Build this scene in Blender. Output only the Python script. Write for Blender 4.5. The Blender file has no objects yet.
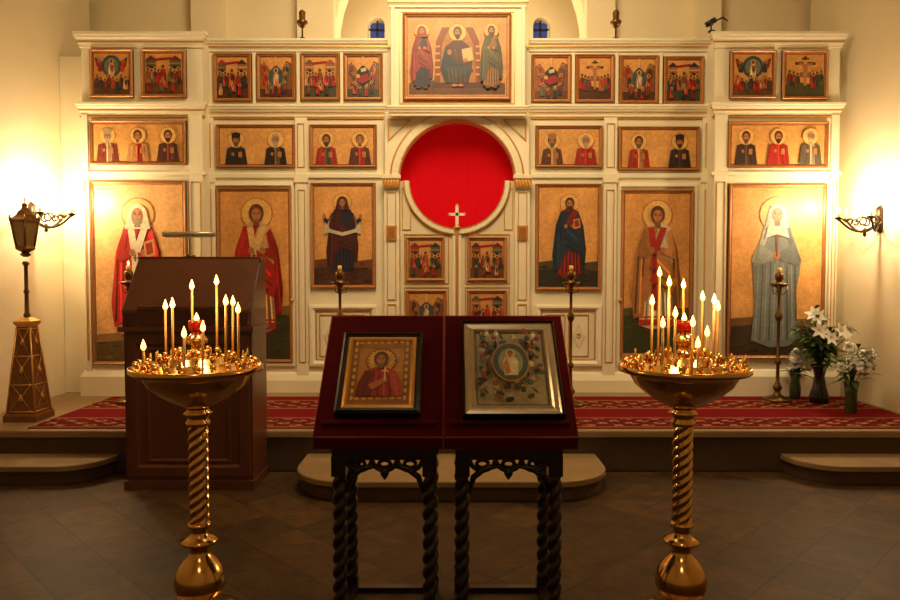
import bpy, math, random
from mathutils import Matrix, Vector
sc=bpy.context.scene
sc.view_settings.view_transform='Standard'
pi=math.pi
# ---------------------------------------------------------------- image pixels u,v back-projected to world: level of eye 1.6 m, metres on a plane at distance D
TH=math.atan(27/700); CT,ST=math.cos(TH),math.sin(TH)
def at(u,v,D):
    y=700*CT+(300-v)*ST; z=(300-v)*CT-700*ST; k=D/y
    return ((u-450)*k, 1.6+z*k)
def rw(u0,v0,u1,v1,D):
    vm=(v0+v1)/2; um=(u0+u1)/2
    return at(u0,vm,D)[0],at(um,v1,D)[1],at(u1,vm,D)[0],at(um,v0,D)[1]   # x0,z0,x1,z1
def lin(c):
    return tuple(((x/255)/12.92 if x/255<=.04045 else ((x/255+.055)/1.055)**2.4) for x in c)
# ---------------------------------------------------------------- materials
def mk(name):
    m=bpy.data.materials.new(name); m.use_nodes=True
    nt=m.node_tree; b=nt.nodes['Principled BSDF']; return m,nt,b
def mat(name,rgb,rough=.5,metal=0,ns=8,amt=.15,bump=0,sheen=0,stretch=(1,1,1),coat=0,spec=None):
    m,nt,b=mk(name); c=lin(rgb); N=nt.nodes; L=nt.links
    tc=N.new('ShaderNodeTexCoord'); mp=N.new('ShaderNodeMapping'); mp.inputs['Scale'].default_value=stretch
    no=N.new('ShaderNodeTexNoise'); no.inputs['Scale'].default_value=ns; no.inputs['Detail'].default_value=5
    mx=N.new('ShaderNodeMix'); mx.data_type='RGBA'
    mx.inputs[6].default_value=(*[x*(1-amt) for x in c],1); mx.inputs[7].default_value=(*[min(1,x*(1+amt)) for x in c],1)
    L.new(tc.outputs['Object'],mp.inputs[0]); L.new(mp.outputs[0],no.inputs['Vector']); L.new(no.outputs['Fac'],mx.inputs[0]); L.new(mx.outputs[2],b.inputs['Base Color'])
    b.inputs['Roughness'].default_value=rough; b.inputs['Metallic'].default_value=metal
    if spec is not None: b.inputs['Specular IOR Level'].default_value=spec
    if sheen: b.inputs['Sheen Weight'].default_value=sheen; b.inputs['Sheen Tint'].default_value=(*c,1)
    if coat: b.inputs['Coat Weight'].default_value=coat
    if bump:
        bp=N.new('ShaderNodeBump'); bp.inputs['Strength'].default_value=bump; bp.inputs['Distance'].default_value=.01
        L.new(no.outputs['Fac'],bp.inputs['Height']); L.new(bp.outputs[0],b.inputs['Normal'])
    return m
def emis(name,rgb,st,base=(255,240,200)):
    m,nt,b=mk(name); b.inputs['Base Color'].default_value=(*lin(base),1)
    b.inputs['Emission Color'].default_value=(*lin(rgb),1); b.inputs['Emission Strength'].default_value=st; return m
PLASTER=mat('plaster_cream',(230,214,178),.85,ns=3,amt=.05,bump=.15)
CREAM=mat('painted_wood_cream',(232,219,186),.45,ns=5,amt=.04)
CREAM2=mat('painted_panel_cream',(218,202,166),.5,ns=5,amt=.05)
GOLD=mat('gilding',(214,160,84),.35,.65,ns=20,amt=.15)
GOLDD=mat('old_gold_frame',(168,108,54),.4,.3,ns=25,amt=.25)
BRASS=mat('polished_brass',(230,188,118),.17,1,ns=12,amt=.12)
BRASSD=mat('dark_brass',(120,88,48),.35,.9,ns=12,amt=.2)
IRON=mat('dark_bronze',(62,46,30),.4,.8,ns=12,amt=.2)
DWOOD=mat('dark_carved_wood',(26,14,10),.35,ns=14,amt=.4,coat=.3)
MAHOG=mat('mahogany',(92,50,30),.35,ns=4,amt=.35,stretch=(1,1,.12),coat=.2)
VELVET=mat('red_velvet',(72,4,8),.95,ns=30,amt=.3,sheen=.15,bump=.2,spec=.15)
PIPING=mat('crimson_piping',(130,12,18),.7,ns=30,amt=.2)
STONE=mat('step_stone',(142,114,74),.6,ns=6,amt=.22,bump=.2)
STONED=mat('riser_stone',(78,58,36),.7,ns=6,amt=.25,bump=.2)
WAX=mat('beeswax',(232,176,86),.5,ns=20,amt=.08)
LEAF=mat('leaf_green',(66,98,36),.45,ns=9,amt=.4)
PETAL=mat('white_petals',(250,248,238),.6,ns=9,amt=.03)
VASED=mat('dark_vase',(26,20,18),.15,ns=9,amt=.2)
VASEG=mat('green_glass_vase',(60,70,40),.12,ns=9,amt=.2)
BLACK=mat('black_lacquer',(16,12,10),.3,ns=9,amt=.2)
SILV=mat('silver_frame',(190,178,152),.3,.7,ns=20,amt=.15)
REDG=mat('red_glass',(150,20,14),.15,ns=9,amt=.1)
LGLASS=mat('lantern_glass',(150,120,70),.12,ns=5,amt=.3)
PED=mat('olive_gilt_panel',(120,76,34),.4,.3,ns=22,amt=.45)
FLAME=emis('candle_flame',(255,176,74),10)
BULB=emis('sconce_flame_bulb',(255,220,150),40)
WIN=emis('dusk_window_glass',(60,90,170),.4,(20,30,60))
def curtain():
    m,nt,b=mk('scarlet_curtain'); N=nt.nodes; L=nt.links
    no=N.new('ShaderNodeTexNoise'); no.inputs['Scale'].default_value=6
    mx=N.new('ShaderNodeMix'); mx.data_type='RGBA'; mx.inputs[6].default_value=(*lin((222,10,28)),1); mx.inputs[7].default_value=(*lin((234,18,36)),1)
    L.new(no.outputs['Fac'],mx.inputs[0]); L.new(mx.outputs[2],b.inputs['Base Color']); b.inputs['Roughness'].default_value=.9
    b.inputs['Specular IOR Level'].default_value=.1
    t=N.new('ShaderNodeBsdfTranslucent'); L.new(mx.outputs[2],t.inputs[0]); a=N.new('ShaderNodeMixShader'); a.inputs[0].default_value=.3
    L.new(b.outputs[0],a.inputs[1]); L.new(t.outputs[0],a.inputs[2]); L.new(a.outputs[0],N['Material Output'].inputs[0]); return m
CURT=curtain()
def paint():
    m,nt,b=mk('icon_tempera'); N=nt.nodes; L=nt.links
    a=N.new('ShaderNodeAttribute'); a.attribute_name='Col'
    tc=N.new('ShaderNodeTexCoord')
    prev=a.outputs['Color']
    for s,lo,hi in ((5,.82,1.12),(34,.84,1.14)):
        no=N.new('ShaderNodeTexNoise'); no.inputs['Scale'].default_value=s; no.inputs['Detail'].default_value=4
        L.new(tc.outputs['Object'],no.inputs['Vector'])
        mr=N.new('ShaderNodeMapRange'); mr.inputs[1].default_value=.3; mr.inputs[2].default_value=.7; mr.inputs[3].default_value=lo; mr.inputs[4].default_value=hi
        L.new(no.outputs['Fac'],mr.inputs[0])
        mx=N.new('ShaderNodeVectorMath'); mx.operation='SCALE'
        L.new(prev,mx.inputs[0]); L.new(mr.outputs[0],mx.inputs['Scale']); prev=mx.outputs[0]
    L.new(prev,b.inputs['Base Color'])
    b.inputs['Roughness'].default_value=.42; return m
PAINT=paint()
def floor_mat():
    m,nt,b=mk('slate_tiles'); N=nt.nodes; L=nt.links
    tc=N.new('ShaderNodeTexCoord'); mp=N.new('ShaderNodeMapping'); mp.inputs['Rotation'].default_value=(0,0,pi/4)
    br=N.new('ShaderNodeTexBrick'); br.offset=0; br.inputs['Scale'].default_value=1
    br.inputs['Brick Width'].default_value=.34; br.inputs['Row Height'].default_value=.34; br.inputs['Mortar Size'].default_value=.005
    br.inputs['Color1'].default_value=(*lin((84,58,28)),1); br.inputs['Color2'].default_value=(*lin((60,41,20)),1); br.inputs['Mortar'].default_value=(*lin((34,23,12)),1)
    br.inputs['Mortar Smooth'].default_value=.5
    no=N.new('ShaderNodeTexNoise'); no.inputs['Scale'].default_value=7; no.inputs['Detail'].default_value=9; no.inputs['Roughness'].default_value=.7
    mr=N.new('ShaderNodeMapRange'); mr.inputs[1].default_value=.3; mr.inputs[2].default_value=.7; mr.inputs[3].default_value=.45; mr.inputs[4].default_value=1.5
    mx=N.new('ShaderNodeVectorMath'); mx.operation='SCALE'
    L.new(tc.outputs['Object'],mp.inputs[0]); L.new(mp.outputs[0],br.inputs['Vector']); L.new(tc.outputs['Object'],no.inputs['Vector'])
    L.new(no.outputs['Fac'],mr.inputs[0]); L.new(br.outputs['Color'],mx.inputs[0]); L.new(mr.outputs[0],mx.inputs['Scale']); L.new(mx.outputs[0],b.inputs['Base Color'])
    bp=N.new('ShaderNodeBump'); bp.inputs['Strength'].default_value=.5; bp.inputs['Distance'].default_value=.01
    L.new(no.outputs['Fac'],bp.inputs['Height']); L.new(bp.outputs[0],b.inputs['Normal'])
    b.inputs['Roughness'].default_value=.55; b.inputs['Specular IOR Level'].default_value=.35; return m
FLOOR=floor_mat()
def carpet_mat(y0,y1):
    m,nt,b=mk('woven_carpet'); N=nt.nodes; L=nt.links
    tc=N.new('ShaderNodeTexCoord'); sp=N.new('ShaderNodeSeparateXYZ'); L.new(tc.outputs['Object'],sp.inputs[0])
    def M(op,a,c=None,d=None):
        n=N.new('ShaderNodeMath'); n.operation=op
        for i,x in enumerate((a,c,d)):
            if x is None: continue
            if isinstance(x,(int,float)): n.inputs[i].default_value=x
            else: L.new(x,n.inputs[i])
        return n.outputs[0]
    X,Y=sp.outputs[0],sp.outputs[1]
    sx=M('SINE',M('MULTIPLY',X,26.0)); sy=M('SINE',M('MULTIPLY',Y,36.0)); pat=M('GREATER_THAN',M('ABSOLUTE',M('ADD',sx,sy)),1.15)
    sx2=M('SINE',M('MULTIPLY',X,60.0)); sy2=M('SINE',M('MULTIPLY',Y,70.0)); pat2=M('GREATER_THAN',M('MULTIPLY',sx2,sy2),.25)
    def band(a,c): return M('MULTIPLY',M('GREATER_THAN',Y,a),M('LESS_THAN',Y,c))
    bands=M('ADD',band(y0+.08,y0+.38),band(y1-.62,y1-.3))
    lines=M('ADD',M('ADD',band(y0+.04,y0+.07),band(y0+.4,y0+.43)),M('ADD',band(y1-.68,y1-.64),band(y1-.28,y1-.25)))
    def mixc(f,a,c):
        n=N.new('ShaderNodeMix'); n.data_type='RGBA'; L.new(f,n.inputs[0])
        for i,x in ((6,a),(7,c)):
            if isinstance(x,tuple): n.inputs[i].default_value=(*lin(x),1)
            else: L.new(x,n.inputs[i])
        return n.outputs[2]
    c=mixc(M('MULTIPLY',bands,pat),(108,8,16),(160,108,66))
    c=mixc(M('MULTIPLY',bands,pat2),c,(44,20,22))
    c=mixc(M('MULTIPLY',lines,1.0),c,(140,90,54))
    L.new(c,b.inputs['Base Color']); b.inputs['Roughness'].default_value=.95; b.inputs['Specular IOR Level'].default_value=.1; return m
CARPET=carpet_mat(5.6,7.1)
# ---------------------------------------------------------------- mesh builder
class B:
    def __init__(s): s.v=[];s.f=[];s.mi=[];s.c=[];s.sm=[];s.mats=[]
    def add(s,vs,fs,m,col=(1,1,1),smooth=False):
        if m not in s.mats: s.mats.append(m)
        k=s.mats.index(m); o=len(s.v); s.v+= [tuple(p) for p in vs]
        for f in fs: s.f.append(tuple(o+i for i in f)); s.mi.append(k); s.c.append(col); s.sm.append(smooth)
    def box(s,x0,x1,y0,y1,z0,z1,m):
        vs=[(x,y,z) for x in (x0,x1) for y in (y0,y1) for z in (z0,z1)]
        s.add(vs,[(0,1,3,2),(4,6,7,5),(0,4,5,1),(2,3,7,6),(0,2,6,4),(1,5,7,3)],m)
    def prism(s,poly,y0,y1,m):      # poly in x,z
        n=len(poly); vs=[(x,y0,z) for x,z in poly]+[(x,y1,z) for x,z in poly]
        s.add(vs,[tuple(range(n)),tuple(range(2*n-1,n-1,-1))]+[(i,i+n,(i+1)%n+n,(i+1)%n) for i in range(n)],m)
    def prismz(s,poly,z0,z1,m):     # poly in x,y
        n=len(poly); vs=[(x,y,z0) for x,y in poly]+[(x,y,z1) for x,y in poly]
        s.add(vs,[tuple(range(n-1,-1,-1)),tuple(range(n,2*n))]+[(i,(i+1)%n,(i+1)%n+n,i+n) for i in range(n)],m)
    def mould(s,x0,x1,y,prof,m,ret=True):   # prof (out,z) bottom->top ; front at y-out, returns at both ends
        n=len(prof); vs=[]
        for o,z in prof:
            e=o if ret else 0
            vs+=[(x0-e,y-o,z),(x1+e,y-o,z),(x1+e,y+.02,z),(x0-e,y+.02,z)]
        fs=[]
        for i in range(n-1):
            a=4*i
            for j in range(4): fs.append((a+j,a+(j+1)%4,a+4+(j+1)%4,a+4+j))
        fs+= [(3,2,1,0),(4*n-4,4*n-3,4*n-2,4*n-1)]
        s.add(vs,fs,m)
    def frame(s,x0,z0,x1,z1,y,loops,m):     # loops (inset,out)
        vs=[]
        for i,o in loops: vs+=[(x0+i,y-o,z0+i),(x1-i,y-o,z0+i),(x1-i,y-o,z1-i),(x0+i,y-o,z1-i)]
        fs=[]
        for a in range(len(loops)-1):
            for j in range(4): fs.append((4*a+j,4*a+(j+1)%4,4*a+4+(j+1)%4,4*a+4+j))
        s.add(vs,fs,m)
    def lathe(s,prof,c,m,seg=24,smooth=True,rot=0,sx=1,sy=1):
        vs=[];fs=[];n=len(prof)
        for r,z in prof:
            for k in range(seg):
                a=2*pi*k/seg+rot; vs.append((c[0]+r*sx*math.cos(a),c[1]+r*sy*math.sin(a),c[2]+z))
        for i in range(n-1):
            for k in range(seg): fs.append((i*seg+k,i*seg+(k+1)%seg,(i+1)*seg+(k+1)%seg,(i+1)*seg+k))
        fs.append(tuple(range(seg-1,-1,-1))); fs.append(tuple(range((n-1)*seg,n*seg)))
        s.add(vs,fs,m,smooth=smooth)
    def twist(s,cx,cy,z0,z1,R,turns,m,lobes=2,amp=.28,seg=20,nz=60):
        vs=[];fs=[]
        for i in range(nz+1):
            t=i/nz; z=z0+(z1-z0)*t
            for k in range(seg):
                a=2*pi*k/seg; q=abs(math.sin(lobes/2*(a-2*pi*turns*t))); r=R*(1-amp+amp*q**.7)
                vs.append((cx+r*math.cos(a),cy+r*math.sin(a),z))
        for i in range(nz):
            for k in range(seg): fs.append((i*seg+k,i*seg+(k+1)%seg,(i+1)*seg+(k+1)%seg,(i+1)*seg+k))
        s.add(vs,fs,m,smooth=True)
    def tube(s,pts,r,m,seg=8):
        pts=[Vector(p) for p in pts]; n=len(pts); R=r if isinstance(r,list) else [r]*n
        vs=[];fs=[];up=Vector((0,0,1)); prev=None
        for i,p in enumerate(pts):
            d=(pts[min(i+1,n-1)]-pts[max(i-1,0)]).normalized()
            if prev is None:
                a=up if abs(d.z)<.9 else Vector((1,0,0)); nx=d.cross(a).normalized()
            else: nx=(prev-d*prev.dot(d)).normalized()
            prev=nx; ny=d.cross(nx)
            for k in range(seg):
                a=2*pi*k/seg; vs.append(p+nx*R[i]*math.cos(a)+ny*R[i]*math.sin(a))
        for i in range(n-1):
            for k in range(seg): fs.append((i*seg+k,i*seg+(k+1)%seg,(i+1)*seg+(k+1)%seg,(i+1)*seg+k))
        fs.append(tuple(range(seg-1,-1,-1))); fs.append(tuple(range((n-1)*seg,n*seg)))
        s.add(vs,fs,m,smooth=True)
    def flame(s,x,y,z,h,m,w=.3):
        s.lathe([(.0005,0),(h*w*.7,h*.12),(h*w,h*.3),(h*w*.75,h*.55),(h*w*.3,h*.82),(.0005,h)],(x,y,z),m,seg=10)
    def obj(s,name,parent=None,loc=None,rot=None,bevel=0):
        me=bpy.data.meshes.new(name); me.from_pydata(s.v,[],s.f)
        for m in s.mats: me.materials.append(m)
        me.polygons.foreach_set('material_index',s.mi); me.polygons.foreach_set('use_smooth',s.sm)
        ca=me.color_attributes.new('Col','FLOAT_COLOR','CORNER'); data=[]
        for p,c in zip(me.polygons,s.c): data+= [*c,1.0]*p.loop_total
        ca.data.foreach_set('color',data)
        me.validate(); me.update()
        o=bpy.data.objects.new(name,me); sc.collection.objects.link(o)
        if loc: o.location=loc
        if rot: o.rotation_euler=rot
        if parent: o.parent=parent
        if bevel:
            b=o.modifiers.new('bevel','BEVEL'); b.width=bevel; b.segments=2; b.limit_method='ANGLE'
        return o
def empty(name,loc=(0,0,0)):
    e=bpy.data.objects.new(name,None); e.location=loc; sc.collection.objects.link(e); return e
# ---------------------------------------------------------------- room
YP=5.58; ZP=.34; XW=4.06
def room():
    b=B(); b.box(-XW-.2,XW+.2,-3,10.2,-.1,0,FLOOR); b.obj('floor')
    b=B(); b.box(-XW-.25,-XW,-3,8.0,0,6.5,PLASTER); b.obj('wall_left')
    b=B(); b.box(XW,XW+.25,-3,8.0,0,6.5,PLASTER); b.obj('wall_right')
    b=B(); b.box(-XW-.25,XW+.25,-3.2,-3,0,6.5,PLASTER); b.obj('wall_nave')
    b=B(); b.box(-XW-.25,XW+.25,-3.2,10.4,6.5,6.6,PLASTER); b.obj('ceiling')
    # arcade wall above / behind the screen with a wide central arch
    D=8.1
    b=B()
    def arch(xc,w,zs,n=24): return [(xc+w*math.cos(pi*k/n),zs+w*math.sin(pi*k/n)) for k in range(n+1)]
    xa,xb=at(335,20,D)[0],at(586,20,D)[0]; xc=(xa+xb)/2; w=(xb-xa)/2
    poly=[(XW+.2,0),(XW+.2,6.5),(-XW-.2,6.5),(-XW-.2,0),(xa,0),(xa,4.3)]+arch(xc,w,4.3)[::-1][1:-1]+[(xb,4.3),(xb,0)]
    b.prism(poly,D,D+.35,PLASTER)
    for u0,u1 in ((196,226),(300,336),(584,612),(692,716)):
        b.box(at(u0,20,D)[0],at(u1,20,D)[0],D-.16,D,0,5.0,PLASTER)
    b.obj('wall_arcade')
    b=B(); D2=9.7
    wins=[(376,14),(542,14)]
    xs=[(at(u,20,D2)[0]) for u,_ in wins]; hw=.12; zb,zt=4.3,4.98
    b.box(-3.6,xs[0]-hw,D2,D2+.3,0,6.5,PLASTER); b.box(xs[0]+hw,xs[1]-hw,D2,D2+.3,0,6.5,PLASTER); b.box(xs[1]+hw,3.6,D2,D2+.3,0,6.5,PLASTER)
    for x in xs:
        b.box(x-hw,x+hw,D2,D2+.3,0,zb,PLASTER)
        ar=[(x+hw*math.cos(pi*k/12),zt+hw*math.sin(pi*k/12)) for k in range(13)]
        b.prism([(x+hw,zt),(x+hw,6.5),(x-hw,6.5),(x-hw,zt)]+ar[::-1][1:-1],D2,D2+.3,PLASTER)
    b.obj('wall_apse')
    b=B(); b.box(-3.8,-3.6,8.46,9.7,0,6.5,PLASTER); b.box(3.6,3.8,8.46,9.7,0,6.5,PLASTER); b.obj('wall_altar_sides')
    for i,x in enumerate(xs):
        b=B(); b.box(x-hw,x+hw,D2+.2,D2+.22,zb,zt+hw,WIN)
        b.frame(x-hw,zb,x+hw,zt+hw,D2+.2,[(0,0),(0,.02),(.02,.02),(.02,0)],CREAM)
        b.box(x-.012,x+.012,D2+.17,D2+.2,zb,zt+hw,BLACK)
        for k in range(4): b.box(x-hw,x+hw,D2+.17,D2+.2,zb+.19*k+.1,zb+.19*k+.122,BLACK)
        b.obj('window_%d'%(i+1))
room()
# ---------------------------------------------------------------- platform, steps, carpet
def platform():
    b=B(); xw=XW-.002
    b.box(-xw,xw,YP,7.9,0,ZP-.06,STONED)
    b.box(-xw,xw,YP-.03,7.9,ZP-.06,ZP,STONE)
    b.obj('altar_platform',bevel=.012)
    def step(name,xc,hw,depth,h,left=True,right=True,y1=YP-.001):
        r=min(depth*.95,.42)
        def outline(g):
            pts=[]; y0=y1-depth-g
            if left: pts+=[(xc-hw-g+r-r*math.cos(a),y0+r-r*math.sin(a)) for a in [pi/2*k/10 for k in range(11)]]
            else: pts+=[(xc-hw,y0)]
            if right: pts+=[(xc+hw+g-r+r*math.sin(a),y0+r-r*math.cos(a)) for a in [pi/2*k/10 for k in range(11)]]
            else: pts+=[(xc+hw,y0)]
            return [(xc-hw-(g if left else 0),y1)]+pts+[(xc+hw+(g if right else 0),y1)]
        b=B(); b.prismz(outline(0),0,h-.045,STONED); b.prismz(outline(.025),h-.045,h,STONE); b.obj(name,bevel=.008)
    step('stone_step',.01,1.13,.74,.15)
    step('stone_step',-3.36,.68,.36,.15,left=False)
    step('stone_step',3.36,.68,.36,.15,right=False)
    b=B(); b.box(-3.42,3.98,5.62,7.06,ZP,ZP+.008,CARPET); b.obj('carpet_runner')
platform()
# ---------------------------------------------------------------- icon painting
SK=(166,104,62); HAL=(220,168,94); HRIM=(168,106,52)
class Icon:
    """flat painted board; units are image pixels u,v, or local units when S is given (v down) around the board centre, S units per metre"""
    def __init__(s,u0,v0,u1,v1,D=None,S=None,bg=(208,164,104),frame=GOLDD,fw=.03,border=(130,70,36),thick=.02):
        s.b=B(); s.u=(u0+u1)/2; s.vc=(v0+v1)/2; s.rect=(u0,v0,u1,v1)
        s.D=D
        if S is None:
            x0,z0,x1,z1=rw(u0,v0,u1,v1,D); S=(u1-u0)/(x1-x0); s.loc=((x0+x1)/2,D,(z0+z1)/2)
            s.SY=(v1-v0)/(z1-z0)
        else: s.SY=S
        s.S=S; s.lay=0; s.th=thick
        hw=(u1-u0)/2/S; hh=(v1-v0)/2/s.SY; s.hw,s.hh=hw,hh
        s.b.box(-hw,hw,-thick,0,-hh,hh,BLACK)
        if frame: s.b.frame(-hw,-hh,hw,hh,0,[(0,0),(0,thick+.012),(fw*.35,thick+.022),(fw*.7,thick+.012),(fw,thick+.01),(fw,thick*.9)],frame)
        s.poly([(u0,v0),(u1,v0),(u1,v1),(u0,v1)],bg)
        if border:
            g=fw*S*1.15; t=max(.6,.008*S)
            for a,c,d,e in ((u0+g,v0+g,u1-g,v0+g+t),(u0+g,v1-g-t,u1-g,v1-g),(u0+g,v0+g,u0+g+t,v1-g),(u1-g-t,v0+g,u1-g,v1-g)): s.rect_(a,c,d,e,border)
    def poly(s,pts,col):
        u0,v0,u1,v1=s.rect
        s.lay+=1; y=-s.th-.0003*s.lay
        P=[(min(max(p[0],u0+1),u1-1),min(max(p[1],v0+1),v1-1)) for p in pts]
        s.b.add([((u-s.u)/s.S,y,(s.vc-v)/s.SY) for u,v in P],[tuple(range(len(P)))],PAINT,lin(col))
    def rect_(s,a,c,d,e,col): s.poly([(a,c),(d,c),(d,e),(a,e)],col)
    def ell(s,cu,cv,ru,rv,col,n=18,rot=0):
        s.poly([(cu+ru*math.cos(2*pi*k/n)*math.cos(rot)-rv*math.sin(2*pi*k/n)*math.sin(rot),cv+ru*math.cos(2*pi*k/n)*math.sin(rot)+rv*math.sin(2*pi*k/n)*math.cos(rot)) for k in range(n)],col)
    def done(s,name,parent=None,loc=None,rot=None):
        return s.b.obj(name,parent,loc or s.loc,rot)
def dk(c,f): return tuple(max(0,min(255,x*f)) for x in c)
def head(ic,cx,cy,r,hair=(70,40,22),beard=None,veil=None,halo=HAL,hat=None,face=SK):
    if halo: ic.ell(cx,cy,r*1.8,r*1.8,HRIM); ic.ell(cx,cy,r*1.68,r*1.68,halo)
    if veil: ic.ell(cx,cy+.1*r,r*1.15,r*1.35,veil); ic.poly([(cx-1.15*r,cy),(cx-1.5*r,cy+1.7*r),(cx+1.5*r,cy+1.7*r),(cx+1.15*r,cy)],veil)
    else: ic.ell(cx,cy-.12*r,r*.92,r*1.1,hair)
    ic.rect_(cx-.35*r,cy+.5*r,cx+.35*r,cy+1.5*r,dk(face,.7))
    if beard: ic.poly([(cx-.72*r,cy+.1*r),(cx-.55*r,cy+1.0*r),(cx,cy+1.55*r),(cx+.55*r,cy+1.0*r),(cx+.72*r,cy+.1*r)],beard)
    ic.ell(cx,cy+.1*r,r*.66,r*.85,dk(face,.8)); ic.ell(cx-.03*r,cy+.08*r,r*.5,r*.7,dk(face,1.1))
    if beard: ic.poly([(cx-.5*r,cy+.55*r),(cx,cy+.45*r),(cx+.5*r,cy+.55*r),(cx+.3*r,cy+1.0*r),(cx-.3*r,cy+1.0*r)],beard)
    for q in (-1,1):
        ic.ell(cx+q*.27*r,cy-.02*r,.14*r,.09*r,(40,22,14),8); ic.rect_(cx+q*.28*r-.17*r,cy-.24*r,cx+q*.28*r+.17*r,cy-.17*r,(80,46,28))
    ic.rect_(cx-.05*r,cy-.02*r,cx+.05*r,cy+.35*r,dk(face,.7)); 
    ic.rect_(cx-.16*r,cy+.5*r,cx+.16*r,cy+.58*r,(130,52,38))
    if hat: ic.poly([(cx-.85*r,cy-.35*r),(cx-1.0*r,cy-1.3*r),(cx,cy-1.6*r),(cx+1.0*r,cy-1.3*r),(cx+.85*r,cy-.35*r)],hat)
def saint(ic,cx,top,h,robe,cloak=None,stole=None,hair=(70,40,22),beard=None,veil=None,pose='bless',wide=1.0,hem=None,hat=None,halo=HAL,side=1):
    u=h/7.7; P=lambda a,c:(cx+a*u*wide,top+c*u)
    def pl(pts,c): ic.poly([P(*p) for p in pts],c)
    if halo: ic.ell(cx,top+.6*u,u*.9,u*.9,HRIM,26); ic.ell(cx,top+.6*u,u*.84,u*.84,halo,26)
    for q in (-1,1): ic.ell(cx+q*.42*u,top+7.35*u,.32*u,.17*u,(90,46,28))
    if cloak: pl([(-.75,1.3),(-1.2,2.6),(-1.5,5.4),(-1.35,6.6),(1.35,6.3),(1.45,4.8),(1.2,2.6),(.75,1.3)],dk(cloak,.75))
    pl([(-.3,1.05),(-.8,1.38),(-1.0,2.8),(-.85,4.3),(-1.05,7.1),(-.4,7.3),(.4,7.3),(1.05,7.1),(.85,4.3),(1.0,2.8),(.8,1.38),(.3,1.05)],robe)
    pl([(.25,3.0),(.85,3.2),(.85,4.3),(1.05,7.1),(.35,7.25)],dk(robe,.8))
    for k,a in enumerate((-.8,-.62,-.45,-.28,-.12,.06,.22,.4,.55,.7,.85)):
        pl([(a*.7,2.9+.3*(k%3)),(a*.7+.05,3.2),(a+.06,7.0-.3*(k%2)),(a-.04,7.0)],dk(robe,.6 if k%2 else 1.3))
    for k,a in enumerate((-.5,-.1,.35)): pl([(a,3.0+.5*k),(a+.35,3.6+.5*k),(a+.1,4.2+.5*k)],dk(robe,1.2 if k%2 else .75))
    if hem: pl([(-1.03,6.75),(1.03,6.75),(1.05,7.1),(-1.05,7.1)],hem); pl([(-1.02,6.55),(1.02,6.55),(1.02,6.65),(-1.02,6.65)],dk(hem,1.2))
    if cloak:
        pl([(-.75,1.3),(-1.2,2.6),(-1.5,5.4),(-1.35,6.7),(-.75,6.5),(-.6,4.4),(-.3,2.4),(.1,1.25)],cloak)
        pl([(-.3,2.4),(.9,3.4),(1.2,4.4),(.9,5.3),(-.1,4.9),(-.75,5.8),(-.6,4.0)],cloak)
        pl([(-1.15,3),(-1.05,3),(-1.2,6.4),(-1.32,6.4)],dk(cloak,.55)); pl([(-.95,2.6),(-.85,2.6),(-.95,6.4),(-1.05,6.4)],dk(cloak,1.35)); pl([(-.2,2.9),(.8,4.0),(.75,4.15),(-.25,3.1)],dk(cloak,1.4)); pl([(-.4,4.3),(.7,4.9),(.6,5.0),(-.4,4.5)],dk(cloak,.55)); pl([(-.45,3.6),(.9,4.6),(.85,4.7),(-.45,3.8)],dk(cloak,.7))
        pl([(1.0,2.8),(1.1,2.8),(1.35,6.0),(1.25,6.1)],dk(cloak,1.1)); pl([(-.7,1.6),(-.6,1.6),(-.8,4.2),(-.9,4.2)],dk(cloak,.65))
    if stole:
        if pose!='cross': pl([(-.55,1.35),(-.2,1.3),(-.02,2.6),(.02,6.2),(-.3,6.2),(-.35,2.8)],stole)
        pl([(.2,1.3),(.55,1.35),(.1,2.7),(-.25,2.5)],stole)
        for k in range(4):
            pl([(-.2,2.8+.9*k),(-.12,2.8+.9*k),(-.12,3.15+.9*k),(-.2,3.15+.9*k)],dk(stole,.4)); pl([(-.27,2.92+.9*k),(-.05,2.92+.9*k),(-.05,3.0+.9*k),(-.27,3.0+.9*k)],dk(stole,.4))
    if pose=='orans':
        for q in (-1,1):
            pl([(q*.7,1.4),(q*1.15,2.2),(q*1.5,2.9),(q*1.75,2.3),(q*1.6,2.0),(q*1.3,2.3),(q*1.0,1.7)],robe)
            ic.ell(*P(q*1.65,1.95),.16*u,.26*u,SK,10)
        pl([(-1.6,2.5),(-1.1,3.2),(0,3.5),(1.1,3.2),(1.6,2.5),(1.7,3.7),(1.2,3.5),(0,3.85),(-1.2,3.5),(-1.7,3.7)],(190,176,146))
    else:
        for q in (-1,1):
            pl([(q*.78,1.4),(q*1.1,2.6),(q*1.05,3.2),(q*.45,2.95),(q*.3,2.6),(q*.7,2.5),(q*.55,1.7)],dk(cloak or robe,1.12 if q==side else .85))
            ic.ell(*P(q*.32,2.68),.18*u,.2*u,SK,10)
        if pose=='book': pl([(side*.3,2.1),(side*.85,1.95),(side*.95,2.8),(side*.4,2.95)],(196,130,60)); pl([(side*.4,2.2),(side*.76,2.1),(side*.84,2.68),(side*.48,2.8)],(140,40,24))
        if pose=='censer': pl([(side*.9,2.8),(side*.94,2.8),(side*1.0,4.4),(side*.96,4.4)],(90,50,20)); ic.ell(*P(side*.98,4.55),.22*u,.26*u,(186,130,50),10)
    head(ic,cx,top+.62*u,.46*u,hair,beard,veil,None,hat)
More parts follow.
